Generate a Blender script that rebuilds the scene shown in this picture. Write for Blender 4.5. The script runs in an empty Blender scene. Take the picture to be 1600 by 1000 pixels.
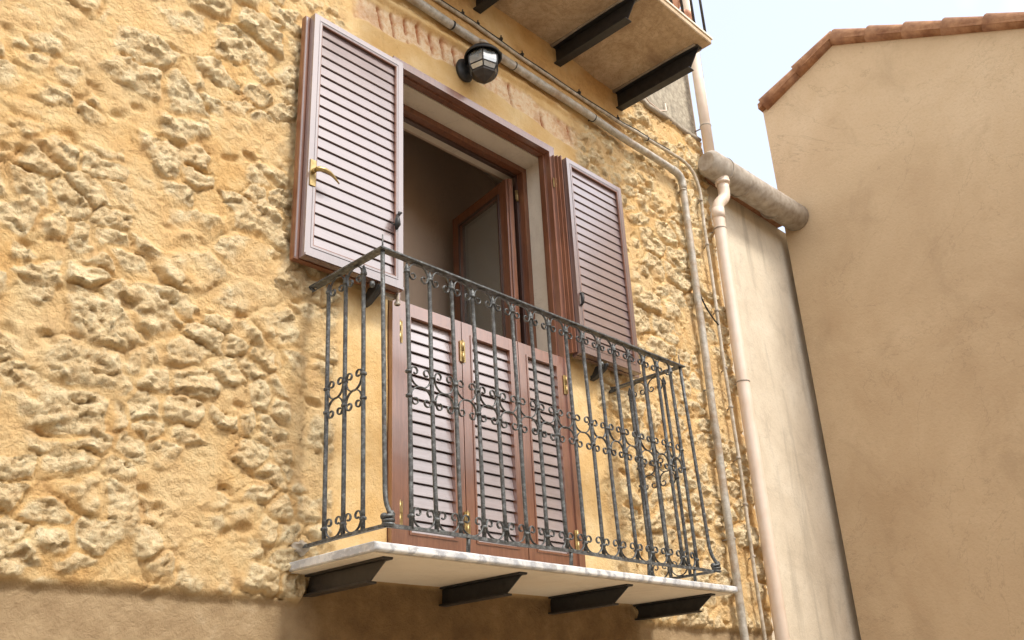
import bpy, bmesh, math, random
import numpy as np
from mathutils import Vector, Matrix
PI = math.pi
rad = math.radians
SC = bpy.context.scene

# ------------------------------------------------------------------ camera
# wall plane is y = 0 (street side is -y), x runs along the wall, z up; camera at eye height z = 0
cam_d = bpy.data.cameras.new('camera')
cam = bpy.data.objects.new('camera', cam_d)
SC.collection.objects.link(cam)
SC.camera = cam
w = Vector((1.07411766, -0.503679492, 0.683735473))
Rm = Matrix.Rotation(w.length, 3, w.normalized())
rows = [Rm[0], -Rm[1], -Rm[2]]
M = Matrix.Identity(4)
for c in range(3):
    for r in range(3):
        M[r][c] = rows[c][r]
M[1][3] = -3.0
cam.matrix_world = M
cam_d.sensor_fit = 'HORIZONTAL'
cam_d.sensor_width = 36.0
cam_d.lens = 1465.84 / 1600 * 36
cam_d.clip_start = 0.05
cam_d.clip_end = 2000

# ------------------------------------------------------------------ sky, sun, exposure
SUN_EL, SUN_AZ = 52, 172          # azimuth: 180 = straight at the wall
W = bpy.data.worlds.new('World'); SC.world = W; W.use_nodes = True
nt = W.node_tree; nt.nodes.clear()
def wn(t): return nt.nodes.new(t)
out = wn('ShaderNodeOutputWorld'); bg = wn('ShaderNodeBackground')
sky = wn('ShaderNodeTexSky'); sky.sky_type = 'NISHITA'; sky.sun_disc = False
sky.sun_elevation = rad(SUN_EL); sky.sun_rotation = rad(SUN_AZ); sky.dust_density = 3.0; sky.altitude = 300
tc = wn('ShaderNodeTexCoord'); no = wn('ShaderNodeTexNoise'); no.inputs['Scale'].default_value = 1.6
no.inputs['Detail'].default_value = 5; no.inputs['Roughness'].default_value = .5
cr = wn('ShaderNodeValToRGB'); cr.color_ramp.elements[0].position = .34; cr.color_ramp.elements[1].position = .72
cr.color_ramp.elements[0].color = (.22, .22, .22, 1); cr.color_ramp.elements[1].color = (1, 1, 1, 1)
mx = wn('ShaderNodeMix'); mx.data_type = 'RGBA'
mx.inputs[7].default_value = (9.4, 9.2, 8.8, 1)     # thin bright overcast
nt.links.new(tc.outputs['Generated'], no.inputs['Vector'])
nt.links.new(no.outputs['Fac'], cr.inputs['Fac'])
nt.links.new(cr.outputs['Color'], mx.inputs[0])
nt.links.new(sky.outputs['Color'], mx.inputs[6])
nt.links.new(mx.outputs[2], bg.inputs['Color'])
bg.inputs['Strength'].default_value = 0.15
nt.links.new(bg.outputs[0], out.inputs['Surface'])

sd = bpy.data.lights.new('sun', 'SUN'); sd.energy = 1.5; sd.angle = rad(11); sd.color = (1, .94, .84)
so = bpy.data.objects.new('sun', sd); SC.collection.objects.link(so)
az = rad(SUN_AZ)
sdir = Vector((math.sin(az) * math.cos(rad(SUN_EL)), math.cos(az) * math.cos(rad(SUN_EL)), math.sin(rad(SUN_EL))))
so.rotation_euler = sdir.to_track_quat('Z', 'Y').to_euler()

vs = SC.view_settings
vs.view_transform = 'Standard'; vs.look = 'None'; vs.gamma = 1.0; vs.exposure = 1.0
SC.cycles.max_bounces = 8

# ------------------------------------------------------------------ materials
def lin(r, g, b):
    f = lambda c: c / 12.92 if c <= .04045 else ((c + .055) / 1.055) ** 2.4
    return (f(r / 255), f(g / 255), f(b / 255), 1)

class Mat:
    def __init__(s, name, rough=.6, metal=0., coat=0., ior=1.5, coat_rough=.2):
        s.m = bpy.data.materials.new(name); s.m.use_nodes = True
        s.nt = s.m.node_tree; s.b = s.nt.nodes['Principled BSDF']
        s.b.inputs['Roughness'].default_value = rough
        s.b.inputs['Metallic'].default_value = metal
        s.b.inputs['IOR'].default_value = ior
        s.b.inputs['Coat Weight'].default_value = coat
        s.b.inputs['Coat Roughness'].default_value = coat_rough
        s.tc = s.nt.nodes.new('ShaderNodeTexCoord')
    def n(s, t, **k):
        x = s.nt.nodes.new(t)
        for a, v in k.items(): setattr(x, a, v)
        return x
    def l(s, a, b): s.nt.links.new(a, b)
    def vec(s, scale=(1, 1, 1), src='Object'):
        mp = s.n('ShaderNodeMapping'); mp.inputs['Scale'].default_value = scale
        s.l(s.tc.outputs[src], mp.inputs['Vector']); return mp.outputs[0]
    def noise(s, scale, detail=5, rough=.55, vec=None, dist=0.):
        x = s.n('ShaderNodeTexNoise'); x.inputs['Scale'].default_value = scale
        x.inputs['Detail'].default_value = detail; x.inputs['Roughness'].default_value = rough
        x.inputs['Distortion'].default_value = dist
        s.l(vec if vec is not None else s.tc.outputs['Object'], x.inputs['Vector']); return x.outputs['Fac']
    def ramp(s, fac, stops):
        x = s.n('ShaderNodeValToRGB'); e = x.color_ramp.elements
        while len(e) < len(stops): e.new(.5)
        for i, (p, c) in enumerate(stops):
            e[i].position = p; e[i].color = c if len(c) == 4 else (*c, 1)
        s.l(fac, x.inputs['Fac']); return x.outputs['Color']
    def mix(s, fac, a, b, mode='MIX'):
        x = s.n('ShaderNodeMix', data_type='RGBA', blend_type=mode)
        for sock, v in ((0, fac), (6, a), (7, b)):
            if isinstance(v, (int, float)): x.inputs[sock].default_value = v
            elif isinstance(v, tuple): x.inputs[sock].default_value = v if len(v) == 4 else (*v, 1)
            else: s.l(v, x.inputs[sock])
        return x.outputs[2]
    def attr(s, name):
        x = s.n('ShaderNodeAttribute'); x.attribute_name = name; return x.outputs['Fac']
    def math(s, op, a, b=0.):
        x = s.n('ShaderNodeMath', operation=op)
        for i, v in enumerate((a, b)):
            if isinstance(v, (int, float)): x.inputs[i].default_value = v
            else: s.l(v, x.inputs[i])
        return x.outputs[0]
    def col(s, c):
        if isinstance(c, tuple): s.b.inputs['Base Color'].default_value = c if len(c) == 4 else (*c, 1)
        else: s.l(c, s.b.inputs['Base Color'])
    def rough(s, c): s.l(c, s.b.inputs['Roughness'])
    def bump(s, h, strength=.3, dist=.005):
        x = s.n('ShaderNodeBump'); x.inputs['Strength'].default_value = strength
        x.inputs['Distance'].default_value = dist; s.l(h, x.inputs['Height'])
        s.l(x.outputs[0], s.b.inputs['Normal']); return s

G = (lambda v: (v, v, v, 1))
def m_simple(name, c1, c2, scale=8, rough=.6, metal=0., bump=.2, bscale=60, bdist=.003, coat=0., detail=6, sc=(1, 1, 1)):
    m = Mat(name, rough, metal, coat)
    v = m.vec(sc)
    n1 = m.noise(scale, detail, .6, v)
    m.col(m.ramp(n1, [(.32, c1), (.68, c2)]))
    if bump: m.bump(m.noise(bscale, 6, .65, v), bump, bdist)
    return m.m

def m_wall():
    m = Mat('rubble_wall', .92)
    v = m.tc.outputs['Object']
    stone, plas, grey, brick, up = [m.attr(a) for a in ('stone', 'plaster', 'grey', 'brick', 'tone')]
    n_big = m.noise(2.2, 5, .55); n_mid = m.noise(9, 7, .65); n_fine = m.noise(70, 8, .7); n_f2 = m.noise(33, 8, .7, dist=.6)
    mort = m.ramp(n_mid, [(.26, (.48, .24, .075, 1)), (.46, (.76, .475, .185, 1)), (.66, (.84, .62, .31, 1))])
    mort = m.mix(m.ramp(n_big, [(.35, G(0)), (.65, G(.6))]), mort, (.82, .63, .36, 1))
    stn = m.ramp(n_f2, [(.26, (.36, .23, .11, 1)), (.40, (.74, .56, .32, 1)), (.54, (.88, .73, .45, 1)), (.76, (.90, .82, .61, 1))])
    stn = m.mix(m.ramp(n_mid, [(.3, G(.65)), (.62, G(0))]), stn, (.64, .40, .16, 1))
    stn = m.mix(up, stn, m.mix(.2, stn, (.46, .42, .34, 1)))
    sp = m.ramp(m.noise(120, 4, .7), [(.30, G(1)), (.40, G(0))])
    stn = m.mix(m.math('MULTIPLY', sp, .55), stn, (.16, .10, .05, 1))
    pl = m.ramp(n_mid, [(.25, (.68, .45, .20, 1)), (.52, (.80, .59, .30, 1)), (.8, (.86, .69, .42, 1))])
    pl = m.mix(m.ramp(n_big, [(.38, G(.55)), (.6, G(0))]), pl, (.62, .34, .085, 1))
    stain = m.ramp(m.noise(5, 8, .72, m.vec((1.4, 1, .55)), .4), [(.57, G(0)), (.70, G(.45))])
    pl = m.mix(stain, pl, (.42, .235, .08, 1))
    scar = m.ramp(m.noise(26, 6, .75, None, 1.5), [(.655, G(0)), (.69, G(.8))])
    pl = m.mix(scar, pl, (.24, .12, .04, 1))
    ed = m.ramp(stone, [(.16, G(0)), (.46, G(1))])
    c = m.mix(ed, mort, stn)
    c = m.mix(plas, c, pl)
    c = m.mix(m.math('MULTIPLY', m.attr('band'), .7), c, m.ramp(n_f2, [(.3, (.42, .20, .055, 1)), (.6, (.62, .36, .125, 1))]))  # ochre render darkened: shade between the pipes put into the colour
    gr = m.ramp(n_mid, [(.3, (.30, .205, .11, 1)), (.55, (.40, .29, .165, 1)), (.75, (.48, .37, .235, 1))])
    low = m.ramp(n_mid, [(.3, (.17, .10, .04, 1)), (.55, (.25, .155, .065, 1)), (.75, (.33, .215, .10, 1))])  # dark lower plaster with the balcony slab's shade painted into it
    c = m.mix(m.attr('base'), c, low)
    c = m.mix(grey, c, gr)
    bk = m.ramp(n_f2, [(.3, (.36, .10, .035, 1)), (.6, (.52, .21, .075, 1))])
    c = m.mix(m.attr('arch'), c, m.ramp(n_f2, [(.3, (.66, .34, .15, 1)), (.5, (.82, .62, .40, 1)), (.7, (.88, .76, .58, 1))]))
    c = m.mix(brick, c, bk)
    m.col(c)
    h = m.math('ADD', m.math('MULTIPLY', n_f2, 1.2), m.math('MULTIPLY', n_fine, .8))
    hs = m.math('MULTIPLY', h, m.math('SUBTRACT', 1.15, m.math('MULTIPLY', plas, .75)))
    m.bump(hs, 1.0, .015)
    return m.m

def m_wood(name, base, dark, coat=.7, rough=.42, ior=1.6, horiz=False):
    m = Mat(name, rough, 0, coat, ior, .24)
    m.b.inputs['Coat IOR'].default_value = 2.5
    g = m.noise(6, 8, .7, m.vec((.6, 9, 9) if horiz else (9, 9, .6)), 1.2)
    g2 = m.noise(40, 4, .6, m.vec((.35, 4, 4) if horiz else (4, 4, .35)))
    blot = m.noise(3.1, 5, .6)
    c = m.ramp(g, [(.3, dark), (.6, base)])
    c = m.mix(m.ramp(g2, [(.35, G(.35)), (.6, G(0))]), c, dark)
    c = m.mix(m.ramp(blot, [(.45, G(0)), (.7, G(.35))]), c, tuple(min(1, q * 1.35 + .02) for q in base[:3]) + (1,))
    c = m.mix(m.ramp(m.noise(60, 5, .7), [(.66, G(0)), (.72, G(.6))]), c, tuple(q * .45 for q in dark[:3]) + (1,))
    m.col(c); m.bump(g2, .25, .0012)
    m.rough(m.ramp(m.noise(14, 5, .6), [(.3, G(rough - .08)), (.7, G(rough + .12))]))
    return m.m

def m_iron():
    m = Mat('weathered_wrought_iron', .5, .25)
    n1 = m.noise(55, 7, .7, src_vec(m)); n2 = m.noise(14, 5, .6, src_vec(m))
    c = m.ramp(n1, [(.28, (.022, .021, .019, 1)), (.50, (.085, .088, .087, 1)), (.70, (.24, .26, .26, 1))])
    c = m.mix(m.ramp(n2, [(.60, G(0)), (.74, G(.45))]), c, (.12, .065, .035, 1))
    m.col(c); m.bump(n1, .6, .002)
    m.rough(m.ramp(n2, [(.3, G(.38)), (.7, G(.62))]))
    return m.m
def src_vec(m):
    g = m.n('ShaderNodeNewGeometry'); return g.outputs['Position']

def m_marble():
    m = Mat('grey_veined_marble', .35)
    wv = m.n('ShaderNodeTexWave'); wv.wave_type = 'BANDS'; wv.bands_direction = 'X'
    wv.inputs['Scale'].default_value = 3.2; wv.inputs['Distortion'].default_value = 9
    wv.inputs['Detail'].default_value = 6; wv.inputs['Detail Scale'].default_value = 2.2; wv.inputs['Detail Roughness'].default_value = .7
    m.l(m.vec((1, .8, 1.4)), wv.inputs['Vector'])
    v = m.ramp(wv.outputs['Fac'], [(.0, (.42, .43, .45, 1)), (.2, (.58, .59, .60, 1)), (.45, (.78, .78, .76, 1)), (1., (.84, .83, .80, 1))])
    v = m.mix(m.ramp(m.noise(5, 7, .7, None, .8), [(.42, G(.55)), (.6, G(0))]), v, (.40, .42, .45, 1))
    v = m.mix(m.ramp(m.noise(40, 5), [(.6, G(0)), (.7, G(.3))]), v, (.3, .27, .22, 1))
    v = m.mix(m.ramp(m.noise(3.3, 8, .75, m.vec((1, 1, .4)), .5), [(.55, G(0)), (.68, G(.4))]), v, (.42, .33, .22, 1))
    m.col(v); m.bump(m.noise(90, 4), .3, .002)
    return m.m

def m_concrete():       # soffit of the balcony above: stained ochre render
    m = Mat('stained_ochre_render', .93)
    n1 = m.noise(3.5, 8, .68, None, .8); n2 = m.noise(26, 8, .7)
    c = m.ramp(n1, [(.25, (.32, .22, .145, 1)), (.42, (.50, .37, .23, 1)), (.56, (.60, .46, .30, 1)), (.75, (.68, .56, .40, 1))])
    c = m.mix(m.ramp(n2, [(.35, G(.35)), (.6, G(0))]), c, (.30, .18, .09, 1))
    st = m.noise(9, 8, .75, None, 2.2)
    c = m.mix(m.ramp(st, [(.47, G(0)), (.495, G(.5)), (.52, G(0))]), c, (.20, .12, .07, 1))
    m.col(c); m.bump(n2, .5, .006)
    return m.m

def m_pipe():
    m = Mat('galvanised_steel_conduit', .6, .15)
    n1 = m.noise(22, 8, .72); n2 = m.noise(6, 5, .6)
    c = m.ramp(n1, [(.3, (.25, .225, .18, 1)), (.5, (.46, .43, .37, 1)), (.7, (.64, .61, .54, 1))])
    c = m.mix(m.ramp(n2, [(.5, G(0)), (.68, G(.55))]), c, (.34, .20, .09, 1))
    c = m.mix(m.ramp(m.noise(3.2, 8, .75), [(.5, G(0)), (.66, G(.5))]), c, (.17, .12, .07, 1))
    m.col(c); m.bump(n1, .5, .003)
    return m.m

def m_plaster(name, c1, c2, c3, s=3., bump=.5, streak=True):
    m = Mat(name, .92)
    n1 = m.noise(s, 7, .62, None, .4); n2 = m.noise(45, 8, .7)
    c = m.ramp(n1, [(.28, c1), (.5, c2), (.74, c3)])
    if streak:
        st = m.noise(3.5, 6, .65, m.vec((2.2, 2.2, .28)), .3)
        c = m.mix(m.ramp(st, [(.52, G(0)), (.72, G(.5))]), c, tuple(x * .5 for x in c1[:3]) + (1,))
    c = m.mix(m.ramp(n2, [(.32, G(.4)), (.5, G(0))]), c, c1)
    ck = m.noise(s * .9, 7, .6, None, 1.0)
    c = m.mix(m.ramp(ck, [(.4965, G(0)), (.5, G(.22)), (.5035, G(0))]), c, tuple(x * .35 for x in c1[:3]) + (1,))
    c = m.mix(m.ramp(m.noise(s * 2.3, 8, .7, None, .6), [(.54, G(0)), (.66, G(.28))]), c, tuple(x * .72 for x in c1[:3]) + (1,))
    m.col(c); m.bump(m.math('ADD', n2, n1), bump, .006)
    return m.m

def m_glass(name, tint=(.9, .95, .95, 1), rough=.03):
    m = Mat(name, rough, 0, 0, 1.5)
    m.b.inputs['Transmission Weight'].default_value = .86; m.b.inputs['IOR'].default_value = 1.7; m.col(tint)
    m.bump(m.noise(4, 2), .05, .002)
    return m.m

MT = dict(
    wall=m_wall(),
    wood=m_wood('brown_varnished_wood_sky_tint', (.165, .095, .084, 1), (.110, .055, .045, 1), 1, .36),  # mauve in this brown stands for sky sheen on the varnish
    wood_in=m_wood('red_brown_varnished_wood', (.235, .085, .034, 1), (.10, .032, .014, 1), .22, .42),
    wood_dark=m_wood('dark_walnut_wood', (.075, .032, .020, 1), (.030, .014, .010, 1), .4, .42),
    iron=m_iron(),
    marble=m_marble(), concrete=m_concrete(), pipe=m_pipe(),
    brass=m_simple('worn_brass', (.30, .20, .07, 1), (.56, .43, .21, 1), 30, .38, .8, .15),
    black=m_simple('black_painted_iron', (.012, .012, .013, 1), (.03, .029, .028, 1), 30, .5, .0, .3, 80, .002),
    beam=m_simple('brown_black_painted_steel', (.022, .017, .013, 1), (.045, .036, .028, 1), 14, .5, .0, .3, 50, .003),
    pvc=m_simple('cream_painted_plastic', (.74, .58, .45, 1), (.82, .70, .59, 1), 7, .38, 0, .1, 30, .002),
    pipe2=m_simple('pale_painted_conduit', (.32, .26, .18, 1), (.62, .56, .46, 1), 26, .7, 0, .4, 60, .003),
    cement=m_simple('grey_fibre_cement', (.28, .23, .18, 1), (.50, .45, .38, 1), 14, .85, 0, .4, 60, .004),
    mortar=m_simple('grey_mortar_lump', (.25, .21, .16, 1), (.42, .36, .28, 1), 20, .95, 0, .6, 60, .008),
    grey_render=m_plaster('rough_grey_render', (.19, .165, .125, 1), (.38, .33, .25, 1), (.56, .50, .38, 1), 26, .9),
    near_render=m_plaster('pale_beige_render', (.58, .50, .38, 1), (.68, .60, .47, 1), (.76, .69, .56, 1), 2.5, .6),
    far_render=m_plaster('weathered_ochre_render', (.46, .32, .185, 1), (.56, .41, .25, 1), (.64, .49, .32, 1), .8, .7, False),
    reveal=m_plaster('cream_reveal_plaster', (.68, .59, .46, 1), (.76, .68, .55, 1), (.80, .73, .60, 1), 2, .15, False),
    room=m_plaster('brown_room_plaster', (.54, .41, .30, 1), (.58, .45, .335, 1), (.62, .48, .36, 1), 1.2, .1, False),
    ceil=m_plaster('pale_room_plaster', (.76, .70, .60, 1), (.8, .74, .64, 1), (.82, .77, .67, 1), 1.2, .1, False),
    glass=m_glass('window_glass', (.80, .84, .78, 1)),
    lampglass=None,
    soffit=m_plaster('pale_marble_soffit', (.70, .60, .46, 1), (.78, .69, .55, 1), (.82, .75, .62, 1), 2, .1, False),
    tile=m_simple('terracotta_tile', (.20, .085, .04, 1), (.42, .22, .11, 1), 12, .9, 0, .5, 40, .006),
    paving=m_simple('stone_paving', (.28, .25, .20, 1), (.46, .41, .33, 1), 4, .85, 0, .5, 30, .01),
    opp=m_plaster('street_side_render', (.36, .25, .15, 1), (.50, .37, .23, 1), (.60, .46, .30, 1), 1.0, .5),
    terracotta=m_simple('salmon_clay_pot', (.55, .26, .15, 1), (.72, .40, .26, 1), 16, .8, 0, .3),
    cable=m_simple('black_rubber_cable', (.01, .01, .01, 1), (.025, .022, .02, 1), 20, .6, 0, 0),
)
MT['slat'] = m_wood('slat_wood_pale_sky_sheen', (.335, .275, .270, 1), (.26, .20, .195, 1), 1, .36, 1.6, True)  # pale mauve: sky reflected on upturned slats, put into the base colour
MT['slat_up'] = m_wood('varnished_slats_sky_tint', (.205, .140, .136, 1), (.150, .094, .088, 1), 1, .36, 1.6, True)  # mauve cast of the brown slats is painted-in sky reflection
def m_lampglass():
    m = Mat('facetted_lamp_glass', .08, 0, 1, 1.5, .06); m.b.inputs['Coat IOR'].default_value = 2.6
    m.b.inputs['Transmission Weight'].default_value = .55
    m.col(m.ramp(m.noise(18, 4), [(.3, (.45, .50, .50, 1)), (.7, (.8, .84, .84, 1))]))
    m.bump(m.noise(30, 3), .2, .003)
    return m.m
MT['lampglass'] = m_lampglass()

# ------------------------------------------------------------------ mesh helpers
COL = SC.collection
def obj(name, bm, mat, parent=None, bevel=0.):
    if bevel:
        es = [e for e in bm.edges if len(e.link_faces) == 2 and e.calc_face_angle(0) > .6 and not (e.link_faces[0].smooth and e.link_faces[1].smooth)]
        bmesh.ops.bevel(bm, geom=es, offset=bevel, segments=1, affect='EDGES', clamp_overlap=True)
    me = bpy.data.meshes.new(name); bm.to_mesh(me); bm.free()
    for mm in (mat if isinstance(mat, (list, tuple)) else [mat]): me.materials.append(mm)
    o = bpy.data.objects.new(name, me); COL.objects.link(o)
    if parent: o.parent = parent
    return o
def tag(o, label=None, cat=None, group=None, kind=None):
    if label: o['label'] = label
    if cat: o['category'] = cat
    if group: o['group'] = group
    if kind: o['kind'] = kind
    return o
def thing(name, label, cat, group=None, loc=(0, 0, 0)):
    o = bpy.data.objects.new(name, None); COL.objects.link(o); o.location = loc; o.empty_display_size = .1
    return tag(o, label, cat, group)
def B(): return bmesh.new()
def box(bm, x0, x1, y0, y1, z0, z1, mi=0):
    vs_ = [bm.verts.new(p) for p in ((x0, y0, z0), (x1, y0, z0), (x1, y1, z0), (x0, y1, z0), (x0, y0, z1), (x1, y0, z1), (x1, y1, z1), (x0, y1, z1))]
    for f in ((0, 3, 2, 1), (4, 5, 6, 7), (0, 1, 5, 4), (1, 2, 6, 5), (2, 3, 7, 6), (3, 0, 4, 7)):
        bm.faces.new([vs_[i] for i in f]).material_index = mi
    return vs_
def prism(bm, pts, d0, d1, axis='x'):
    """closed outline pts in the plane across `axis`, from d0 to d1"""
    def P(a, b, d): return (d, a, b) if axis == 'x' else ((a, d, b) if axis == 'y' else (a, b, d))
    A = [bm.verts.new(P(a, b, d0)) for a, b in pts]; C = [bm.verts.new(P(a, b, d1)) for a, b in pts]
    n = len(pts); fs = [bm.faces.new(A), bm.faces.new(C[::-1])]
    for i in range(n):
        fs.append(bm.faces.new((A[i], C[i], C[(i + 1) % n], A[(i + 1) % n])))
    bmesh.ops.recalc_face_normals(bm, faces=fs)
def tube(bm, path, r, n=10, cap=True, flat=None):
    """swept tube; r number or list; flat=(a,b) gives a rectangular section instead"""
    P = [Vector(p) for p in path]; N = len(P)
    rs = r if isinstance(r, (list, tuple)) else [r] * N
    T = []
    for i in range(N):
        a = P[max(i - 1, 0)]; b = P[min(i + 1, N - 1)]; T.append((b - a).normalized())
    up = Vector((0, 1, 0)) if abs(T[0].y) < .9 else Vector((1, 0, 0))
    rings = []
    u = (up - T[0] * up.dot(T[0])).normalized()
    for i in range(N):
        u = (u - T[i] * u.dot(T[i])).normalized(); v = T[i].cross(u)
        if flat:
            a, b = flat; q = rs[i] if isinstance(r, (list, tuple)) else 1
            ring = [bm.verts.new(P[i] + u * (sx * a / 2) + v * (sy * b / 2 * q)) for sx, sy in ((-1, -1), (1, -1), (1, 1), (-1, 1))]
        else:
            ring = [bm.verts.new(P[i] + (u * math.cos(k * 2 * PI / n) + v * math.sin(k * 2 * PI / n)) * rs[i]) for k in range(n)]
        rings.append(ring)
    m = len(rings[0])
    for i in range(N - 1):
        for k in range(m):
            f = bm.faces.new((rings[i][k], rings[i][(k + 1) % m], rings[i + 1][(k + 1) % m], rings[i + 1][k]))
            f.smooth = not flat
    if cap:
        bm.faces.new(rings[0][::-1]); bm.faces.new(rings[-1])
def ringband(bm, c, axis, r, h, n=14):
    a = Vector(axis).normalized() * h / 2; c = Vector(c)
    tube(bm, [c - a, c - a * .6, c + a * .6, c + a], [r * .9, r, r, r * .9], n)
def lathe(bm, prof, c=(0, 0, 0), n=20, a0=0., a1=2 * PI, smooth=True):
    c = Vector(c); full = abs(a1 - a0 - 2 * PI) < 1e-6; m = n if full else n + 1
    rings = []
    for r, z in prof:
        rings.append([bm.verts.new(c + Vector((r * math.cos(a0 + (a1 - a0) * k / n), r * math.sin(a0 + (a1 - a0) * k / n), z))) for k in range(m)])
    for i in range(len(prof) - 1):
        for k in range(n):
            k2 = (k + 1) % m if full else k + 1
            f = bm.faces.new((rings[i][k], rings[i][k2], rings[i + 1][k2], rings[i + 1][k])); f.smooth = smooth
    return rings
def bez(p0, p1, p2, p3, n=10):
    p0, p1, p2, p3 = map(Vector, (p0, p1, p2, p3))
    return [(p0 * (1 - t) ** 3 + p1 * 3 * t * (1 - t) ** 2 + p2 * 3 * t * t * (1 - t) + p3 * t ** 3) for t in [i / n for i in range(n + 1)]]
rng = random.Random(7)

# ------------------------------------------------------------------ noise for the wall relief
RS = np.random.RandomState(11)
_tab = RS.rand(256, 256)
def vnoise(x, z, ox=0, oz=0):
    x = x + ox * 17.3; z = z + oz * 9.7
    xi = np.floor(x).astype(int); zi = np.floor(z).astype(int); fx = x - xi; fz = z - zi
    fx = fx * fx * (3 - 2 * fx); fz = fz * fz * (3 - 2 * fz)
    g = lambda a, b: _tab[a & 255, b & 255]
    return (g(xi, zi) * (1 - fx) + g(xi + 1, zi) * fx) * (1 - fz) + (g(xi, zi + 1) * (1 - fx) + g(xi + 1, zi + 1) * fx) * fz
def fbm(x, z, o=4, seed=0, gain=.5):
    s = 0; a = 1; t = 0
    for i in range(o):
        s = s + a * vnoise(x * 2 ** i, z * 2 ** i, seed + i * 3, seed * 2 + i); t += a; a *= gain
    return s / t
def sst(a, b, x):
    t = np.clip((x - a) / (b - a), 0, 1); return t * t * (3 - 2 * t)
def voro(X, Z, cw, ch, seed, jit=.8):
    rr = np.random.RandomState(seed); T = [rr.rand(128, 128) for _ in range(6)]
    zi = np.floor(Z / ch).astype(int)
    F1 = np.full(X.shape, 9.); F2 = np.full(X.shape, 9.); A = [np.zeros(X.shape) for _ in range(4)]; DX = np.zeros(X.shape); DZ = np.zeros(X.shape)
    for dz in (-1, 0, 1):
        row = zi + dz; off = (row % 2) * .5 * cw
        xi = np.floor((X - off) / cw).astype(int)
        for dx in (-1, 0, 1):
            i = xi + dx; g = lambda k: T[k][i & 127, row & 127]
            px = (i + .5 + jit * (g(0) - .5)) * cw + off; pz = (row + .5 + jit * (g(1) - .5)) * ch
            ex = (X - px) / cw; ez = (Z - pz) / ch
            d = (np.abs(ex) ** 2.6 + np.abs(ez) ** 2.6) ** (1 / 2.6)
            n = d < F1
            F2 = np.where(n, F1, np.minimum(F2, d)); F1 = np.where(n, d, F1)
            DX = np.where(n, ex, DX); DZ = np.where(n, ez, DZ)
            for q in range(4): A[q] = np.where(n, g(2 + q), A[q])
    return F1, F2, A, DX, DZ

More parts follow.
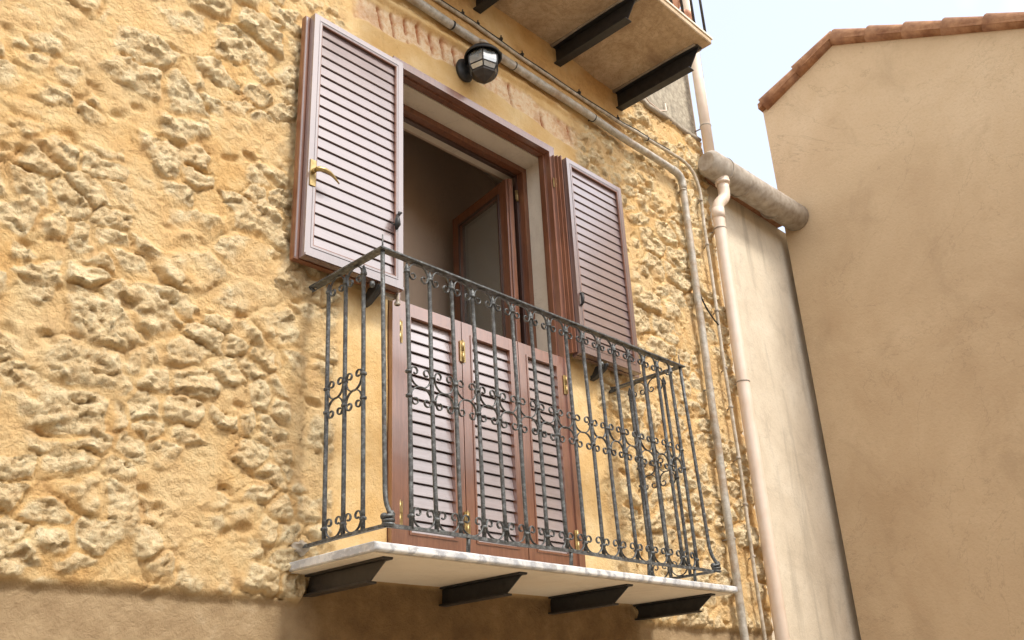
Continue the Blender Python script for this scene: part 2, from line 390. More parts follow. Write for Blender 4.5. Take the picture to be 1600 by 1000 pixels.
OX0, OX1, OZ0, OZ1 = 2.435, 3.662, .580, 3.152       # the opening cut in the wall
def wall_fields(X, Z):
    wx = X + .085 * (fbm(X * 4, Z * 4, 3, 1) - .5) + .050 * (fbm(X * 13, Z * 13, 4, 12, .6) - .5)
    wz = Z + .085 * (fbm(X * 3.5, Z * 4, 3, 2) - .5) + .046 * (fbm(X * 15, Z * 15, 4, 13, .6) - .5)
    rightish = sst(3.7, 4.3, X)
    out_h = []; out_s = []
    for cw, ch, seed in ((.27, .155, 5), (.135, .095, 8)):
        F1, F2, A, DX, DZ = voro(wx, wz, cw, ch, seed)
        e = F2 - F1
        ex = (A[0] > .13)
        b = sst(.02, .20 + .38 * A[1] * fbm(X * 5, Z * 5, 2, seed + 3) * 2, e) * ex
        amp = (.010 + .024 * A[2]) * (1 if cw > .2 else .62)
        face = (DX * (A[1] - .5) * .9 + DZ * (A[3] - .72) * 1.3)       # tilted faces, under-edges fall back
        rough = (np.abs(fbm(X * 15, Z * 19, 5, seed, .62) - .5) * 2)
        crag = np.abs(fbm(X * 7 + wz * 2, Z * 11, 4, seed + 9, .6) - .5) * 2
        h = b * (amp * (1 + face) + .026 * (rough - .22) + .022 * (crag - .2)) - .011 * (1 - sst(0, .07, e)) * ex * sst(.35, .6, fbm(X * 6, Z * 6, 3, seed + 15))
        out_h.append(h); out_s.append(b * (.55 + .45 * A[3]))
    sel = sst(.46, .56, fbm(X * 2.2, Z * 2.6, 3, 21))
    h = out_h[0] * (1 - sel) + out_h[1] * sel; s = out_s[0] * (1 - sel) + out_s[1] * sel
    for cw, ch, seed, am in ((.085, .055, 91, .018), (.034, .026, 92, .010)):       # broken facets on the stone faces
        F1, F2, A, DX, DZ = voro(wx + .3, wz, cw, ch, seed, .95)
        h = h + np.clip(s * 1.6, 0, 1) * am * (DX * (A[0] - .5) * 1.6 + DZ * (A[1] - .62) * 1.8 + (A[2] - .5) * .55)
    # smeared mortar buries some of the stones
    bury = sst(.50, .70, fbm(X * 2.8 + 3, Z * 3.2, 4, 31)) * .75
    h = h * (1 - bury); s = s * (1 - bury)
    F1, F2, A, DX, DZ = voro(wx, wz, .05, .042, 77)
    pit = (A[0] > .80) * sst(.40, .10, F1) * (.35 + .65 * A[1]) * (.5 + .7 * rightish)
    h = h - .016 * pit * (1 - .0 * s)
    F1, F2, A, DX, DZ = voro(wx + .7, wz, .105, .060, 78)
    pit2 = (A[0] > .92) * sst(.46, .12, F1)
    h = h - .020 * pit2
    h = h + .012 * (fbm(X * 6, Z * 6, 4, 41) - .5) + .014 * (fbm(X * 34, Z * 34, 4, 42, .72) - .5) * (.4 + 1. * s) + .012 * np.abs(fbm(X * 12, Z * 12, 4, 43, .6) - .5)
    # smooth render round the opening
    n1 = (fbm(X * 5, Z * 5, 4, 51) - .5)
    L = sst(2.14, 2.19, X + .05 * n1); Rr = sst(3.95, 3.86, X + .10 * n1); 
    top = sst(3.56, 3.50, Z + .03 * n1)
    P = L * Rr * top
    # band above the arch: smeared ochre render between the two pipes, also masks its painted shade
    band = sst(3.50, 3.56, Z + .05 * n1) * sst(4.55, 4.35, X + .5 * n1) * sst(-.2, .05, X)
    P = np.maximum(P, band * .9)
    lz = .46 + .10 * sst(2.03, 2.10, X) * sst(4.14, 4.06, X)  # raised beneath the slab, so the painted shade starts right under it
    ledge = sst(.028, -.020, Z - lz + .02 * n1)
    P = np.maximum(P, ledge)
    hp = .001 + .007 * (fbm(X * 4, Z * 4, 4, 61) - .5) + .0022 * (fbm(X * 30, Z * 30, 3, 62) - .5)
    # exposed soldier course of bricks (relieving arch)
    band_shade = band * (1 - ledge)
    arch_mid = 3.405 - .05 * ((X - 3.0) / .8) ** 2 + .03 * (fbm(X * 3, X * 0 + 2, 3, 71) - .5)
    inarch = sst(.085, .06, np.abs(Z - arch_mid) + .05 * (fbm(X * 9, Z * 9, 3, 72) - .5)) * sst(2.18, 2.26, X - .0) * sst(4.0, 3.85, X)
    inarch_l = inarch * sst(.30, .44, fbm(X * 3.3, Z * 3, 3, 73) + .10)
    slant = X + .22 * (Z - arch_mid) + .012 * (fbm(X * 9, Z * 14, 3, 74) - .5)
    k = slant / .088; fr = np.abs((k - np.floor(k)) - .5); ki = np.floor(k + .5).astype(int)
    kr = _tab[(ki * 7) & 255, 3]
    joint = sst(.34, .44, fr) * inarch_l * (kr > .3) * sst(.30, .48, fbm(X * 7 + ki * 3.1, Z * 11, 3, 88))
    hp = hp + inarch_l * (-.010 + .012 * (fbm(X * 28, Z * 20, 4, 75) - .45)) - .016 * joint
    lip = sst(3.475, 3.50, Z + .05 * (fbm(X * 4, Z * 2, 3, 76) - .5)) * sst(2.1, 2.3, X) * sst(4.3, 3.9, X)
    hp = hp + .024 * lip
    edge = sst(2.225, 2.235, X) * sst(3.05, 3.1, Z) * sst(3.34, 3.3, Z) * sst(2.5, 2.25, X)
    hp = hp + .006 * edge
    H = h * (1 - P) + hp * P
    H = H - .020 * ledge
    grey = ledge * np.maximum(sst(2.2, 2.0, X + .2 * n1), sst(4.0, 4.15, X + .2 * n1)) * .9
    tone = sst(4.1, 4.6, X) * sst(3.0, 2.4, Z) * .5
    ston = s * (1 - P)
    H = np.where(H > .03, .03 + .014 * np.tanh((H - .03) / .014), H)
    return H, ston, P, grey, joint * .9 * sst(.2, .5, fbm(X * 8, Z * 8, 3, 79)) + inarch_l * .35 * sst(.5, .7, fbm(X * 12, Z * 9, 3, 80)), tone, inarch_l * .9, ledge, band_shade * sst(.30, .55, fbm(X * 3, Z * 5, 3, 91))

def wall_mesh(name, x0, x1, z0, z1, step, hole, parent):
    nx = int((x1 - x0) / step) + 1; nz = int((z1 - z0) / step) + 1
    xs = np.linspace(x0, x1, nx); zs = np.linspace(z0, z1, nz)
    if hole:          # snap grid lines to the opening
        for v in (OX0, OX1): xs[np.argmin(abs(xs - v))] = v
        for v in (OZ0, OZ1): zs[np.argmin(abs(zs - v))] = v
    X, Z = np.meshgrid(xs, zs, indexing='ij')
    H, s, P, g, br, up, ar, lg, bd = wall_fields(X, Z)
    co = np.stack([X, -H, Z], -1).reshape(-1, 3).astype(np.float32)
    idx = np.arange(nx * nz).reshape(nx, nz)
    q = np.stack([idx[:-1, :-1], idx[1:, :-1], idx[1:, 1:], idx[:-1, 1:]], -1)
    if hole:
        cx = (xs[:-1] + xs[1:]) / 2; cz = (zs[:-1] + zs[1:]) / 2
        inside = ((cx > OX0) & (cx < OX1))[:, None] & ((cz > OZ0) & (cz < OZ1))[None, :]
        q = q[~inside]
    q = q.reshape(-1, 4).astype(np.int32)
    me = bpy.data.meshes.new(name)
    me.vertices.add(len(co)); me.vertices.foreach_set('co', co.ravel())
    me.loops.add(q.size); me.loops.foreach_set('vertex_index', q.ravel())
    me.polygons.add(len(q)); me.polygons.foreach_set('loop_start', np.arange(0, q.size, 4, dtype=np.int32))
    me.polygons.foreach_set('use_smooth', np.ones(len(q), dtype=bool))
    me.update(calc_edges=True)
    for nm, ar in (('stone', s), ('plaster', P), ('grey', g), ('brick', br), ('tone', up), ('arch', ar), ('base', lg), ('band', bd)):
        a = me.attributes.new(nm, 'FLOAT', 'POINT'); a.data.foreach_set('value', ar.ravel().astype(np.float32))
    me.materials.append(MT['wall'])
    o = bpy.data.objects.new(name, me); COL.objects.link(o); o.parent = parent
    return o

# ================================================================== THE SETTING
bm = B(); box(bm, -60, 60, -60, 60, -1.75, -1.62)
tag(obj('street', bm, MT['paving']), kind='structure')

# ------------------------------------------------------------------ the stone house
house = thing('stone_house', 'old honey-coloured rubble stone house with a tall balcony doorway', 'house')
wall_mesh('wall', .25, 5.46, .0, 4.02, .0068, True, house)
bm = B(); box(bm, -4, .25, -.012, .4, -1.62, 7.2); box(bm, .25, 5.455, .02, .4, -1.62, .0)
box(bm, .25, 2.2, .3, .5, 0, 4); box(bm, 3.9, 5.46, .05, .4, 0, 4)
obj('side_wall', bm, MT['far_render'], house)
bm = B(); box(bm, .25, 5.448, .012, .4, 4.02, 7.2)
o = obj('upper_wall', bm, MT['grey_render'], house)
o['label'] = 'rough grey cement render above the stone'
# ledge strip between stone and grey render, slightly uneven
bm = B(); pth = [(4.36 + i * .06, -.012 - .006 * rng.random(), 4.02 + .012 * rng.random() - .01 * math.sin(i)) for i in range(19)]
tube(bm, pth, [.016 + .006 * rng.random() for _ in pth], 8); obj('render_edge', bm, MT['mortar'], house)
# right-hand corner face of the house
bm = B(); box(bm, 5.449, 5.459, .012, .4, 4.02, 7.2); obj('corner_strip', bm, MT['far_render'], house)

# reveals (cream plaster)
bm = B()
box(bm, 3.652, 3.72, .062, .36, .5, 3.17); box(bm, 2.38, 2.446, .062, .36, .5, 3.17)
box(bm, 2.446, 3.652, .062, .36, 3.102, 3.17)
o = obj('reveal', bm, MT['reveal'], house); o['label'] = 'smooth cream plaster reveal'
bm = B(); box(bm, 2.44, 3.66, -.004, .36, .572, .5965); obj('threshold', bm, MT['marble'], house)

# outer door frame
bm = B()
def frame_rect(bm, x0, x1, z0, z1, t, y0, y1, bottom=True):
    box(bm, x0, x0 + t, y0, y1, z0, z1); box(bm, x1 - t, x1, y0, y1, z0, z1)
    box(bm, x0 + t, x1 - t, y0, y1, z1 - t, z1)
    if bottom: box(bm, x0 + t, x1 - t, y0, y1, z0, z0 + t)
frame_rect(bm, 2.438, 3.660, .598, 3.150, .044, -.030, .012, False)
MT['wood_low'] = m_wood('worn_red_brown_wood', (.235, .088, .042, 1), (.13, .040, .017, 1), .75, .36)
obj('door_frame', bm, MT['wood_low'], house, .003)
bm = B()
frame_rect(bm, 2.441, 3.657, .598, 3.147, .052, .013, .034, False)
frame_rect(bm, 2.444, 3.654, .598, 3.144, .036, .034, .061, False)
obj('door_frame_rebate', bm, MT['wood_in'], house, .002)
# inner window frame
bm = B(); frame_rect(bm, 2.447, 3.651, .6, 3.101, .034, .19, .235, True); obj('inner_window_frame', bm, MT['wood_in'], house, .002)
bm = B(); frame_rect(bm, 2.447, 3.651, .6, 3.101, .048, .236, .262, True); obj('inner_window_rebate', bm, MT['wood_dark'], house, .002)
# room
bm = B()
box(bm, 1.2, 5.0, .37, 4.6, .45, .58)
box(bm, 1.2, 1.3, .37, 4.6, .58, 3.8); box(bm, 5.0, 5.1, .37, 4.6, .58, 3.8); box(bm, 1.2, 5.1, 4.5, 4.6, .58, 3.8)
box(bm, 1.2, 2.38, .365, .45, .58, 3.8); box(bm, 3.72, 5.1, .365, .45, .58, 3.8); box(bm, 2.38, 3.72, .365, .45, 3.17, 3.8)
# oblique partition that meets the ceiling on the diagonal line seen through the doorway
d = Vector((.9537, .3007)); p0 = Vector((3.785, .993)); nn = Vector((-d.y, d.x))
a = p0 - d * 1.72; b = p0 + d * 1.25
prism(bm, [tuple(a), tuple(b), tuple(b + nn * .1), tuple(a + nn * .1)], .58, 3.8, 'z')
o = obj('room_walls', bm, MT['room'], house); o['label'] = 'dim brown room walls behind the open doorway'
bm = B(); box(bm, 1.2, 4.3, .365, 4.6, 3.8, 3.9); box(bm, 4.3, 5.1, .80, 4.6, 3.8, 3.9); box(bm, 4.3, 4.5, .365, .80, 3.8, 3.9); box(bm, 4.9, 5.1, .365, .80, 3.8, 3.9)  # gap by the right wall is an added, unseen skylight brightening the room
o = obj('room_ceiling', bm, MT['ceil'], house)

# ------------------------------------------------------------------ louvred leaf builder
def louvre_leaf(bm, bs, x0, x1, z0, z1, yf, th, st, rt, rb, pitch, tilt, sw=.95, slat_z1=None):
    """frame into bm, slats into bs; yf = street-side face, th thickness"""
    yb = yf + th
    box(bm, x0, x0 + st, yf, yb, z0, z1); box(bm, x1 - st, x1, yf, yb, z0, z1)
    box(bm, x0 + st, x1 - st, yf + .0006, yb - .0006, z1 - rt, z1 - .0004); box(bm, x0 + st, x1 - st, yf + .0006, yb - .0006, z0 + .0004, z0 + rb)
    a0, a1, b0, b1 = x0 + st, x1 - st, z0 + rb, z1 - rt
    n = max(1, round((b1 - b0) / pitch)); p = (b1 - b0) / n
    ym = yf + th * .42
    for i in range(n):
        zc = b0 + (i + .5) * p + rng.uniform(-.0006, .0006)
        hh = p * sw / 2; dy = hh * math.tan(tilt); t = .0065
        # bottom edge leans out to the street
        prism(bs, [(ym - dy, zc - hh), (ym - dy + t, zc - hh - .001), (ym + dy + t, zc + hh - .001), (ym + dy, zc + hh)], a0, a1, 'x')
    # backing so daylight does not leak through the pack
    return a0, a1, b0, b1

def bead(bm, x0, x1, z0, z1, yf, w_=.012, d=.010):
    """thin moulding that lines the inside of the opening"""
    frame_rect(bm, x0, x1, z0, z1, w_, yf - .0, yf + d, True)

def hinge(name, x, y, z, h, parent, r=.0065, plates=True):
    bm = B()
    for k, (a, b) in enumerate(((0, .48), (.52, 1))):
        tube(bm, [(x, y, z - h / 2 + h * a), (x, y, z - h / 2 + h * b)], r, 10)
    tube(bm, [(x, y, z - h / 2 - .006), (x, y, z + h / 2 + .006)], r * .55, 8)
    if plates: box(bm, x - .017, x + .017, y + r * .3, y + r * .3 + .003, z - h / 2, z + h / 2)
    return obj(name, bm, MT['brass'], parent)

def shutter(x0, x1, z0, z1, label, side):
    t = thing('louvred_shutter', label, 'shutter', 'open upper shutters', ((x0 + x1) / 2, -.08, z0))
    t.location = (0, 0, 0)
    yf = -.112
    bm = B(); bs = B()
    a0, a1, b0, b1 = louvre_leaf(bm, bs, x0, x1, z0, z1, yf, .036, .040, .040, .058, .0545, rad(8), .955)
    fr = obj('shutter_frame', bm, MT['wood'], t, .0035)
    obj('slats', bs, MT['slat_up'], fr, .0015)
    bm = B(); box(bm, a0 + .001, a1 - .001, yf + .030, yf + .034, b0 + .001, b1 - .001); obj('backing_board', bm, MT['wood_dark'], fr)
    bm = B(); frame_rect(bm, a0 + .0003, a1 - .0003, b0 + .0003, b1 - .0003, .0045, yf + .0015, yf + .012)
    obj('inner_side_liner', bm, MT['wood_in'], fr)  # added brown liner paints the frame's inner sides, which lack sky sheen
    bm = B(); frame_rect(bm, a0 - .012, a1 + .012, b0 - .012, b1 + .012, .0035, yf - .0022, yf - .0003)
    obj('raised_edge', bm, MT['wood'], fr)
    # lower moulding rail with a drip edge
    bm = B(); box(bm, x0 + .002, x1 - .002, yf - .007, yf - .0005, z0 + .002, z0 + .013); obj('drip_moulding', bm, MT['wood'], fr, .002)
    # second leaf folded behind
    bx0, bx1 = (x0 - .022, x1 - .004) if side == 'l' else (x0 + .004, x1 + .043)
    bm = B(); bs = B()
    louvre_leaf(bm, bs, bx0, bx1, z0 - .004, z1 - .003, -.072, .031, .052, .045, .06, .0545, rad(9), .985)
    o = obj('folded_leaf', bm, MT['wood' if side == 'r' else 'wood_in'], t, .003)
    obj('slats', bs, MT['wood'], o)
    return t

shL = shutter(1.909, 2.431, 1.800, 3.050, 'wide louvred shutter with the brass lever handle, folded back on the left', 'l')
shR = shutter(3.668, 4.186, 1.818, 3.047, 'louvred shutter without a lever, folded back on the wall right of the doorway', 'r')
# edge strips and side grooves of the left pack
bm = B(); box(bm, 1.889, 1.897, -.074, -.040, 1.802, 3.040); obj('edge_strip', bm, MT['wood'], shL, .002)
# handle
bm = B(); box(bm, 1.918, 1.946, -.1175, -.1125, 2.135, 2.262)
hpl = obj('handle_plate', bm, MT['brass'], shL, .002)
bm = B()
tube(bm, [(1.932, -.114, 2.205), (1.932, -.135, 2.205)], .011, 12)
pp = bez((1.930, -.140, 2.204), (1.965, -.165, 2.214), (2.0, -.155, 2.205), (2.046, -.146, 2.176), 12)
tube(bm, pp, [.011, .012, .0115, .011, .010, .0095, .009, .0085, .0075, .0065, .0055, .0045, .003], 10)
obj('lever_handle', bm, MT['brass'], hpl)
# black catches
def catch(x, z, parent, name='shutter_catch', s=1.):
    bm = B(); y = -.116
    tube(bm, [(x, y, z - .035 * s), (x + .002, y - .008, z - .012 * s), (x, y - .010, z + .010 * s), (x + .004, y - .006, z + .036 * s)],
         [.006, .015 * s, .012 * s, .006], 10)
    tube(bm, [(x + .004, y - .004, z + .03 * s), (x + .012, y - .012, z + .05 * s), (x + .022, y - .014, z + .052 * s)], [.008, .009, .004], 8)
    tube(bm, [(x - .03, y - .002, z - .015), (x, y - .002, z - .018)], .0035, 6)
    tube(bm, [(x + .008, y, z - .03 * s), (x + .004, y - .018, z), (x + .010, y - .004, z + .03)], .004, 6)
    return obj(name, bm, MT['black'], parent)
catch(2.386, 2.128, shL)
bm = B(); tube(bm, [(3.690, -.114, 2.10), (3.688, -.128, 2.112), (3.687, -.132, 2.14), (3.690, -.128, 2.168), (3.695, -.114, 2.178)], [.006, .008, .010, .008, .006], 10)
obj('shutter_pull', bm, MT['black'], shR)
# hinges between packs and frame
for z in (2.925,):
    hinge('hinge', 3.664, -.062, z + .03, .062, shR); hinge('hinge', 3.642, -.040, z - .03, .062, shR); hinge('hinge', 3.684, -.086, z + .035, .06, shR, plates=False)
bm = B()
for k, (xa, ya, yb_) in enumerate(((3.634, -.040, -.030), (3.645, -.058, -.040), (3.655, -.076, -.056))):
    box(bm, xa, xa + .009, ya - .006, yb_ + .010, 1.83, 3.082 - .006 * k)
obj('hinge_strip', bm, MT['wood_in'], shR, .001)
bm = B(); box(bm, 2.34, 2.43, -.06, -.035, 1.776, 1.797); tube(bm, [(2.432, -.07, 1.80), (2.432, -.07, 1.745)], .008, 8); ringband(bm, (2.432, -.07, 1.752), (0, 0, 1), .014, .014)
obj('bottom_pivot', bm, MT['pipe'], shL)

# wall-mounted stays under the shutters
def stay(x, z, label):
    t = thing('shutter_stay', label, 'shutter stay', 'iron shutter stays in the wall', (x, 0, z))
    bm = B()
    tube(bm, [(0, .02, -.035), (0, -.05, -.03), (0, -.10, -.01), (0, -.125, .012)], [.009, .010, .012, .008], 8)
    prism(bm, [(-.035, -.05), (-.002, -.055), (-.05, .012), (-.118, .012), (-.10, -.016)], -.018, .018, 'x')
    obj('bracket', bm, MT['black'], t, .002)
    bm = B(); lathe(bm, [(.0, .016), (.010, .012), (.013, 0), (.010, -.012), (0, -.016)], (-.045, -.115, .0), 10); obj('catch_knob', bm, MT['iron'], t)
    return t
stay(2.300, 1.776, 'black iron stay under the shutter with the brass lever')
stay(3.868, 1.790, 'black iron stay under the shutter right of the doorway')

# ------------------------------------------------------------------ lower half leaves
def half_leaf(x0, x1, label, hz=True):
    t = thing('half_door_leaf', label, 'half shutter', 'closed lower shutter leaves of the doorway')
    bm = B(); bs = B()
    a0, a1, b0, b1 = louvre_leaf(bm, bs, x0, x1, .600, 1.806, -.018, .036, .064, .066, .165, .0545, rad(12), .90)
    fr = obj('leaf_frame', bm, MT['wood_low'], t, .003)
    obj('slats', bs, MT['slat'], fr, .001)
    bm = B(); box(bm, a0 + .0005, a1 - .0005, .0125, .0165, b0 + .0005, b1 - .0005); obj('backing_board', bm, MT['wood_dark'], fr)
    bm = B(); frame_rect(bm, a0 - .010, a1 + .010, b0 - .010, b1 + .010, .010, -.0225, -.0182); obj('bead_moulding', bm, MT['wood_low'], fr, .0015)
    return t
lf = [half_leaf(2.487, 2.868, 'lower louvred door leaf nearest the balcony corner post'),
      half_leaf(2.873, 3.262, 'middle one of the three lower louvred door leaves'),
      half_leaf(3.267, 3.617, 'lower louvred door leaf beneath the window casement, rightmost of three')]
for i, x in ((0, 2.484), (1, 2.870), (2, 3.619)):
    for z in (1.650, .835):
        hinge('hinge', x, -.026, z, .105, lf[i], .006)
# bottom board / kick rail below the leaves

# ------------------------------------------------------------------ casement leaf opened into the room
cs = thing('casement_window', 'dark wooden glazed casement swung open into the room', 'window')
hx, hy = 3.585, .245
dv = Vector((.10, .58)).normalized(); L = .585; nv = Vector((-dv.y, dv.x))
def cpt(s, n, z): q = Vector((hx, hy)) + dv * s + nv * n; return (q.x, q.y, z)
def cbox(bm, s0, s1, n0, n1, z0, z1):
    v = [bm.verts.new(cpt(s, n, z)) for z in (z0, z1) for s, n in ((s0, n0), (s1, n0), (s1, n1), (s0, n1))]
    for f in ((0, 3, 2, 1), (4, 5, 6, 7), (0, 1, 5, 4), (1, 2, 6, 5), (2, 3, 7, 6), (3, 0, 4, 7)): bm.faces.new([v[i] for i in f])
bm = B()
cbox(bm, 0, .075, -.0, .052, .66, 3.02); cbox(bm, L - .075, L, 0, .052, .66, 3.02)
cbox(bm, .075, L - .075, .0005, .0515, 2.945, 3.0195); cbox(bm, .075, L - .075, .0005, .0515, .6605, .76)
cbox(bm, -.012, .0, .01, .040, .66, 3.02)
bmesh.ops.recalc_face_normals(bm, faces=bm.faces[:])
sash = obj('sash', bm, MT['wood_in'], cs, .003)
bm = B()
cbox(bm, .0752, .088, .0525, .062, .76, 2.945); cbox(bm, L - .088, L - .0752, .0525, .062, .76, 2.945); cbox(bm, .088, L - .088, .0525, .062, 2.932, 2.945)
bmesh.ops.recalc_face_normals(bm, faces=bm.faces[:])
obj('glazing_bead', bm, MT['wood_dark'], sash)
bm = B(); cbox(bm, .074, L - .074, .022, .028, .76, 2.946); bmesh.ops.recalc_face_normals(bm, faces=bm.faces[:]); obj('pane', bm, MT['glass'], sash)
bm = B(); tube(bm, [(3.603, .232, 2.88), (3.603, .232, 2.95)], .008, 10); box(bm, 3.585, 3.6, .226, .232, 2.885, 2.945); obj('hinge', bm, MT['brass'], cs)

# ================================================================== LOWER BALCONY
bal = thing('balcony', 'veined white marble balcony slab carried on black steel beams', 'balcony')
bm = B()
NX = 46
def slab_prof(r=.010):
    z0, z1, yf = .566, .597, -.509
    pts = [(.02, z0), (yf + r, z0)]
    for k in range(1, 6): a_ = k * PI / 10; pts.append((yf + r - r * math.sin(a_), z0 + r - r * math.cos(a_)))
    for k in range(1, 6): a_ = k * PI / 10; pts.append((yf + r - r * math.cos(a_), z1 - r + r * math.sin(a_)))
    pts.append((.02, z1)); return pts
prism(bm, slab_prof(), 1.975, 4.244, 'x')
obj('slab', bm, MT['marble'], bal, .003)
bm = B(); box(bm, 1.99, 4.23, -.49, .02, .5615, .5655); o = obj('slab_underside', bm, MT['soffit'] if 'soffit' in MT else MT['reveal'], bal)
def ibeam(parent, x, z0, z1, ytop, ybot, wf=.046, mat='beam', n='support_beam'):
    bm = B(); tw = .006; tf = .008
    # web with slanted nose, flanges top and bottom
    prism(bm, [(.05, z0 + tf), (ybot + .004, z0 + tf), (ytop + .008, z1 - tf), (.05, z1 - tf)], x - tw / 2, x + tw / 2, 'x')
    prism(bm, [(.05, z1 - tf), (.05, z1), (ytop, z1), (ytop + .004, z1 - tf)], x - wf / 2, x + wf / 2, 'x')
    prism(bm, [(.05, z0), (.05, z0 + tf), (ybot, z0 + tf), (ybot, z0)], x - wf / 2, x + wf / 2, 'x')
    bmesh.ops.recalc_face_normals(bm, faces=bm.faces[:])
    return obj(n, bm, MT[mat], parent, .0015)
for i, x in enumerate((2.078, 2.755, 3.440, 4.105)):
    o = ibeam(bal, x, .484, .5612, -.452, -.362, .046, 'beam' if i == 0 else 'black')

# mortar where the slab meets the wall
bm = B(); bmesh.ops.create_icosphere(bm, subdivisions=3, radius=1)
for v in bm.verts:
    q = v.co; v.co = Vector((2.022 + q.x * .038, .004 + q.y * .034 * (1 + .3 * math.sin(q.z * 4 + q.x * 3)), .655 + q.z * .026 * (1 + .25 * math.sin(q.x * 5)))) + Vector((rng.uniform(-.003, .003), rng.uniform(-.003, .003), rng.uniform(-.003, .003)))
for f in bm.faces: f.smooth = True
tag(obj('mortar_patch', bm, MT['mortar']), 'grey mortar lump holding the bottom rail end in the wall', 'mortar')

# ------------------------------------------------------------------ iron railing
rail = thing('balcony_railing', 'wrought iron railing with scrollwork round the marble balcony', 'railing')
XL, XR, YT, ZT = 2.022, 4.036, -.472, 1.716
XLB, XRB, YB, ZB = 2.030, 4.062, -.494, .656
bm = B()
hw = .019
# top rail: flat bar in a U
prism(bm, [(XL - hw, .03), (XL - hw, YT - hw), (XR + hw, YT - hw), (XR + hw, .03), (XR - hw, .03), (XR - hw, YT + hw), (XL + hw, YT + hw), (XL + hw, .03)], ZT, ZT + .009, 'z')
obj('top_rail', bm, MT['iron'], rail, .0015)
bm = B()
tube(bm, [(XLB - .004, .03, ZB), (XLB, -.2, ZB + .002), (XLB + .004, YB + .004, ZB), ], 1, flat=(.016, .011))
tube(bm, [(XLB + .004, YB, ZB)] + [(XLB + (XRB - XLB) * i / 12, YB + .002 * math.sin(i * 2.1), ZB + .0025 * math.sin(i * 1.3)) for i in range(1, 12)] + [(XRB, YB, ZB)], 1, flat=(.016, .012))
tube(bm, [(XRB + .004, YB - .004, ZB), (XRB + .004, -.2, ZB), (XRB, .03, ZB)], 1, flat=(.016, .011))
obj('bottom_rail', bm, MT['iron'], rail)
# rail fixings at the wall
for x in (XL, XR):
    bm = B(); tube(bm, [(x, .03, ZT + .004), (x, -.03, ZT + .002)], [.022, .014], 10); obj('wall_fixing', bm, MT['iron'], rail)
# feet from bottom rail to slab
foot = None
for x in (2.42, 3.0, 3.535, 3.9):
    bm = B(); tube(bm, [(x, YB, ZB), (x, YB + .004, .598)], .008, 8); obj('foot', bm, MT['iron'], rail)

# balusters: pointed bar with collars
RB = .0086
def baluster_bm(wob):
    bm = B(); H = ZT - ZB
    path = []; rr = []
    for i in range(9):
        f = i / 8; z = f * (H - .055)
        path.append((wob * math.sin(f * PI) * .5 + 0, (YT - YB) * f, z)); rr.append(RB)
    tx = (YT - YB) * (1 - .05)
    path += [(0, tx, H - .048), (0, tx, H - .034), (0, tx, H - .012)]; rr += [RB * 1.35, RB * 1.15, .0015]
    tube(bm, path, rr, 12)
    for z in (.045, .492, .588, H - .052):
        y_ = (YT - YB) * z / H
        tube(bm, [(0, y_, z - .006), (0, y_, z - .004), (0, y_, z + .004), (0, y_, z + .006)], [RB * 1.2, RB * 1.55, RB * 1.55, RB * 1.2], 12)
    return bm
protos = []
def link_copy(o, parent, loc, rotz=0.):
    c = o.copy(); COL.objects.link(c); c.parent = parent; c.location = loc; c.rotation_euler = (0, 0, rotz); return c
NB = 16
p_b = [obj('baluster', baluster_bm(wv_), MT['iron'], rail) for wv_ in (.001, .009, -.008)]
used = [False] * 3
def put_bal(x, y, rotz, k):
    if not used[k]:
        o = p_b[k]; o.location = (x, y, ZB); o.rotation_euler = (0, 0, rotz); used[k] = True
    else: link_copy(p_b[k], rail, (x, y, ZB), rotz)
xt = [XL + (XR - XL) * (i) / (NB + 1) for i in range(NB + 2)]
xb = [XLB + (XRB - XLB) * (i) / (NB + 1) for i in range(NB + 2)]
for i in range(1, NB + 1):
    put_bal((xt[i] + xb[i]) / 2, YB, 0, i % 3)
SY = (-.142, -.256, -.370)
for s_ in SY: put_bal(XLB, s_, -PI / 2 * 0 + 0, 0)
for s_ in SY: put_bal((XR + XRB) / 2, s_, 0, 1)
# side balusters must not lean: rotate so the small lean points outward
# corner posts with curled feet
def post(xt_, xb_, sx):
    bm = B(); H = ZT
    path = [(xt_, YT, ZT)] + [(xt_ + (xb_ - xt_) * f, YT + (YB + .004 - YT) * f, ZT + (.775 - ZT) * f) for f in (.25, .5, .75, 1)]
    path += bez(path[-1], (xb_, YB, .745), (xb_ + .004 * sx, YB - .004, .72), (xb_ + (.018 if sx > 0 else .010), YB - .020, .690), 5)[1:]
    path += [(xb_ + (.026 if sx > 0 else .014), YB - .022, .664)]
    tube(bm, path, .0086, 12)
    tube(bm, [(xt_, YT, ZT), (xt_, YT, ZT + .07)], [.004, .0025], 6)
    return obj('corner_post', bm, MT['iron'], rail)
post(XL + .002, XLB, -1); post(XR - .004, XRB, 1)
for (cx_, cy_) in ((XLB + .006, YB - .008), (XRB + .016, YB - .010)):
    bm = B()
    for k in range(3):
        zc = .672 + (k - 1) * .013
        ring = [(cx_ + .017 * math.cos(a_ * PI / 6), cy_ + .017 * math.sin(a_ * PI / 6), zc + .003 * math.sin(a_ * PI / 6 + k)) for a_ in range(13)]
        tube(bm, ring, .0068, 8)
    bmesh.ops.create_icosphere(bm, subdivisions=2, radius=.014, matrix=Matrix.Translation((cx_ - .014, cy_ + .006, .684)))
    tube(bm, [(cx_ + .01, cy_, .68), (cx_ + .012, cy_ - .012, .694), (cx_ + .004, cy_ - .014, .702)], [.006, .007, .004], 8)
    obj('collar_knot', bm, MT['iron'], rail)

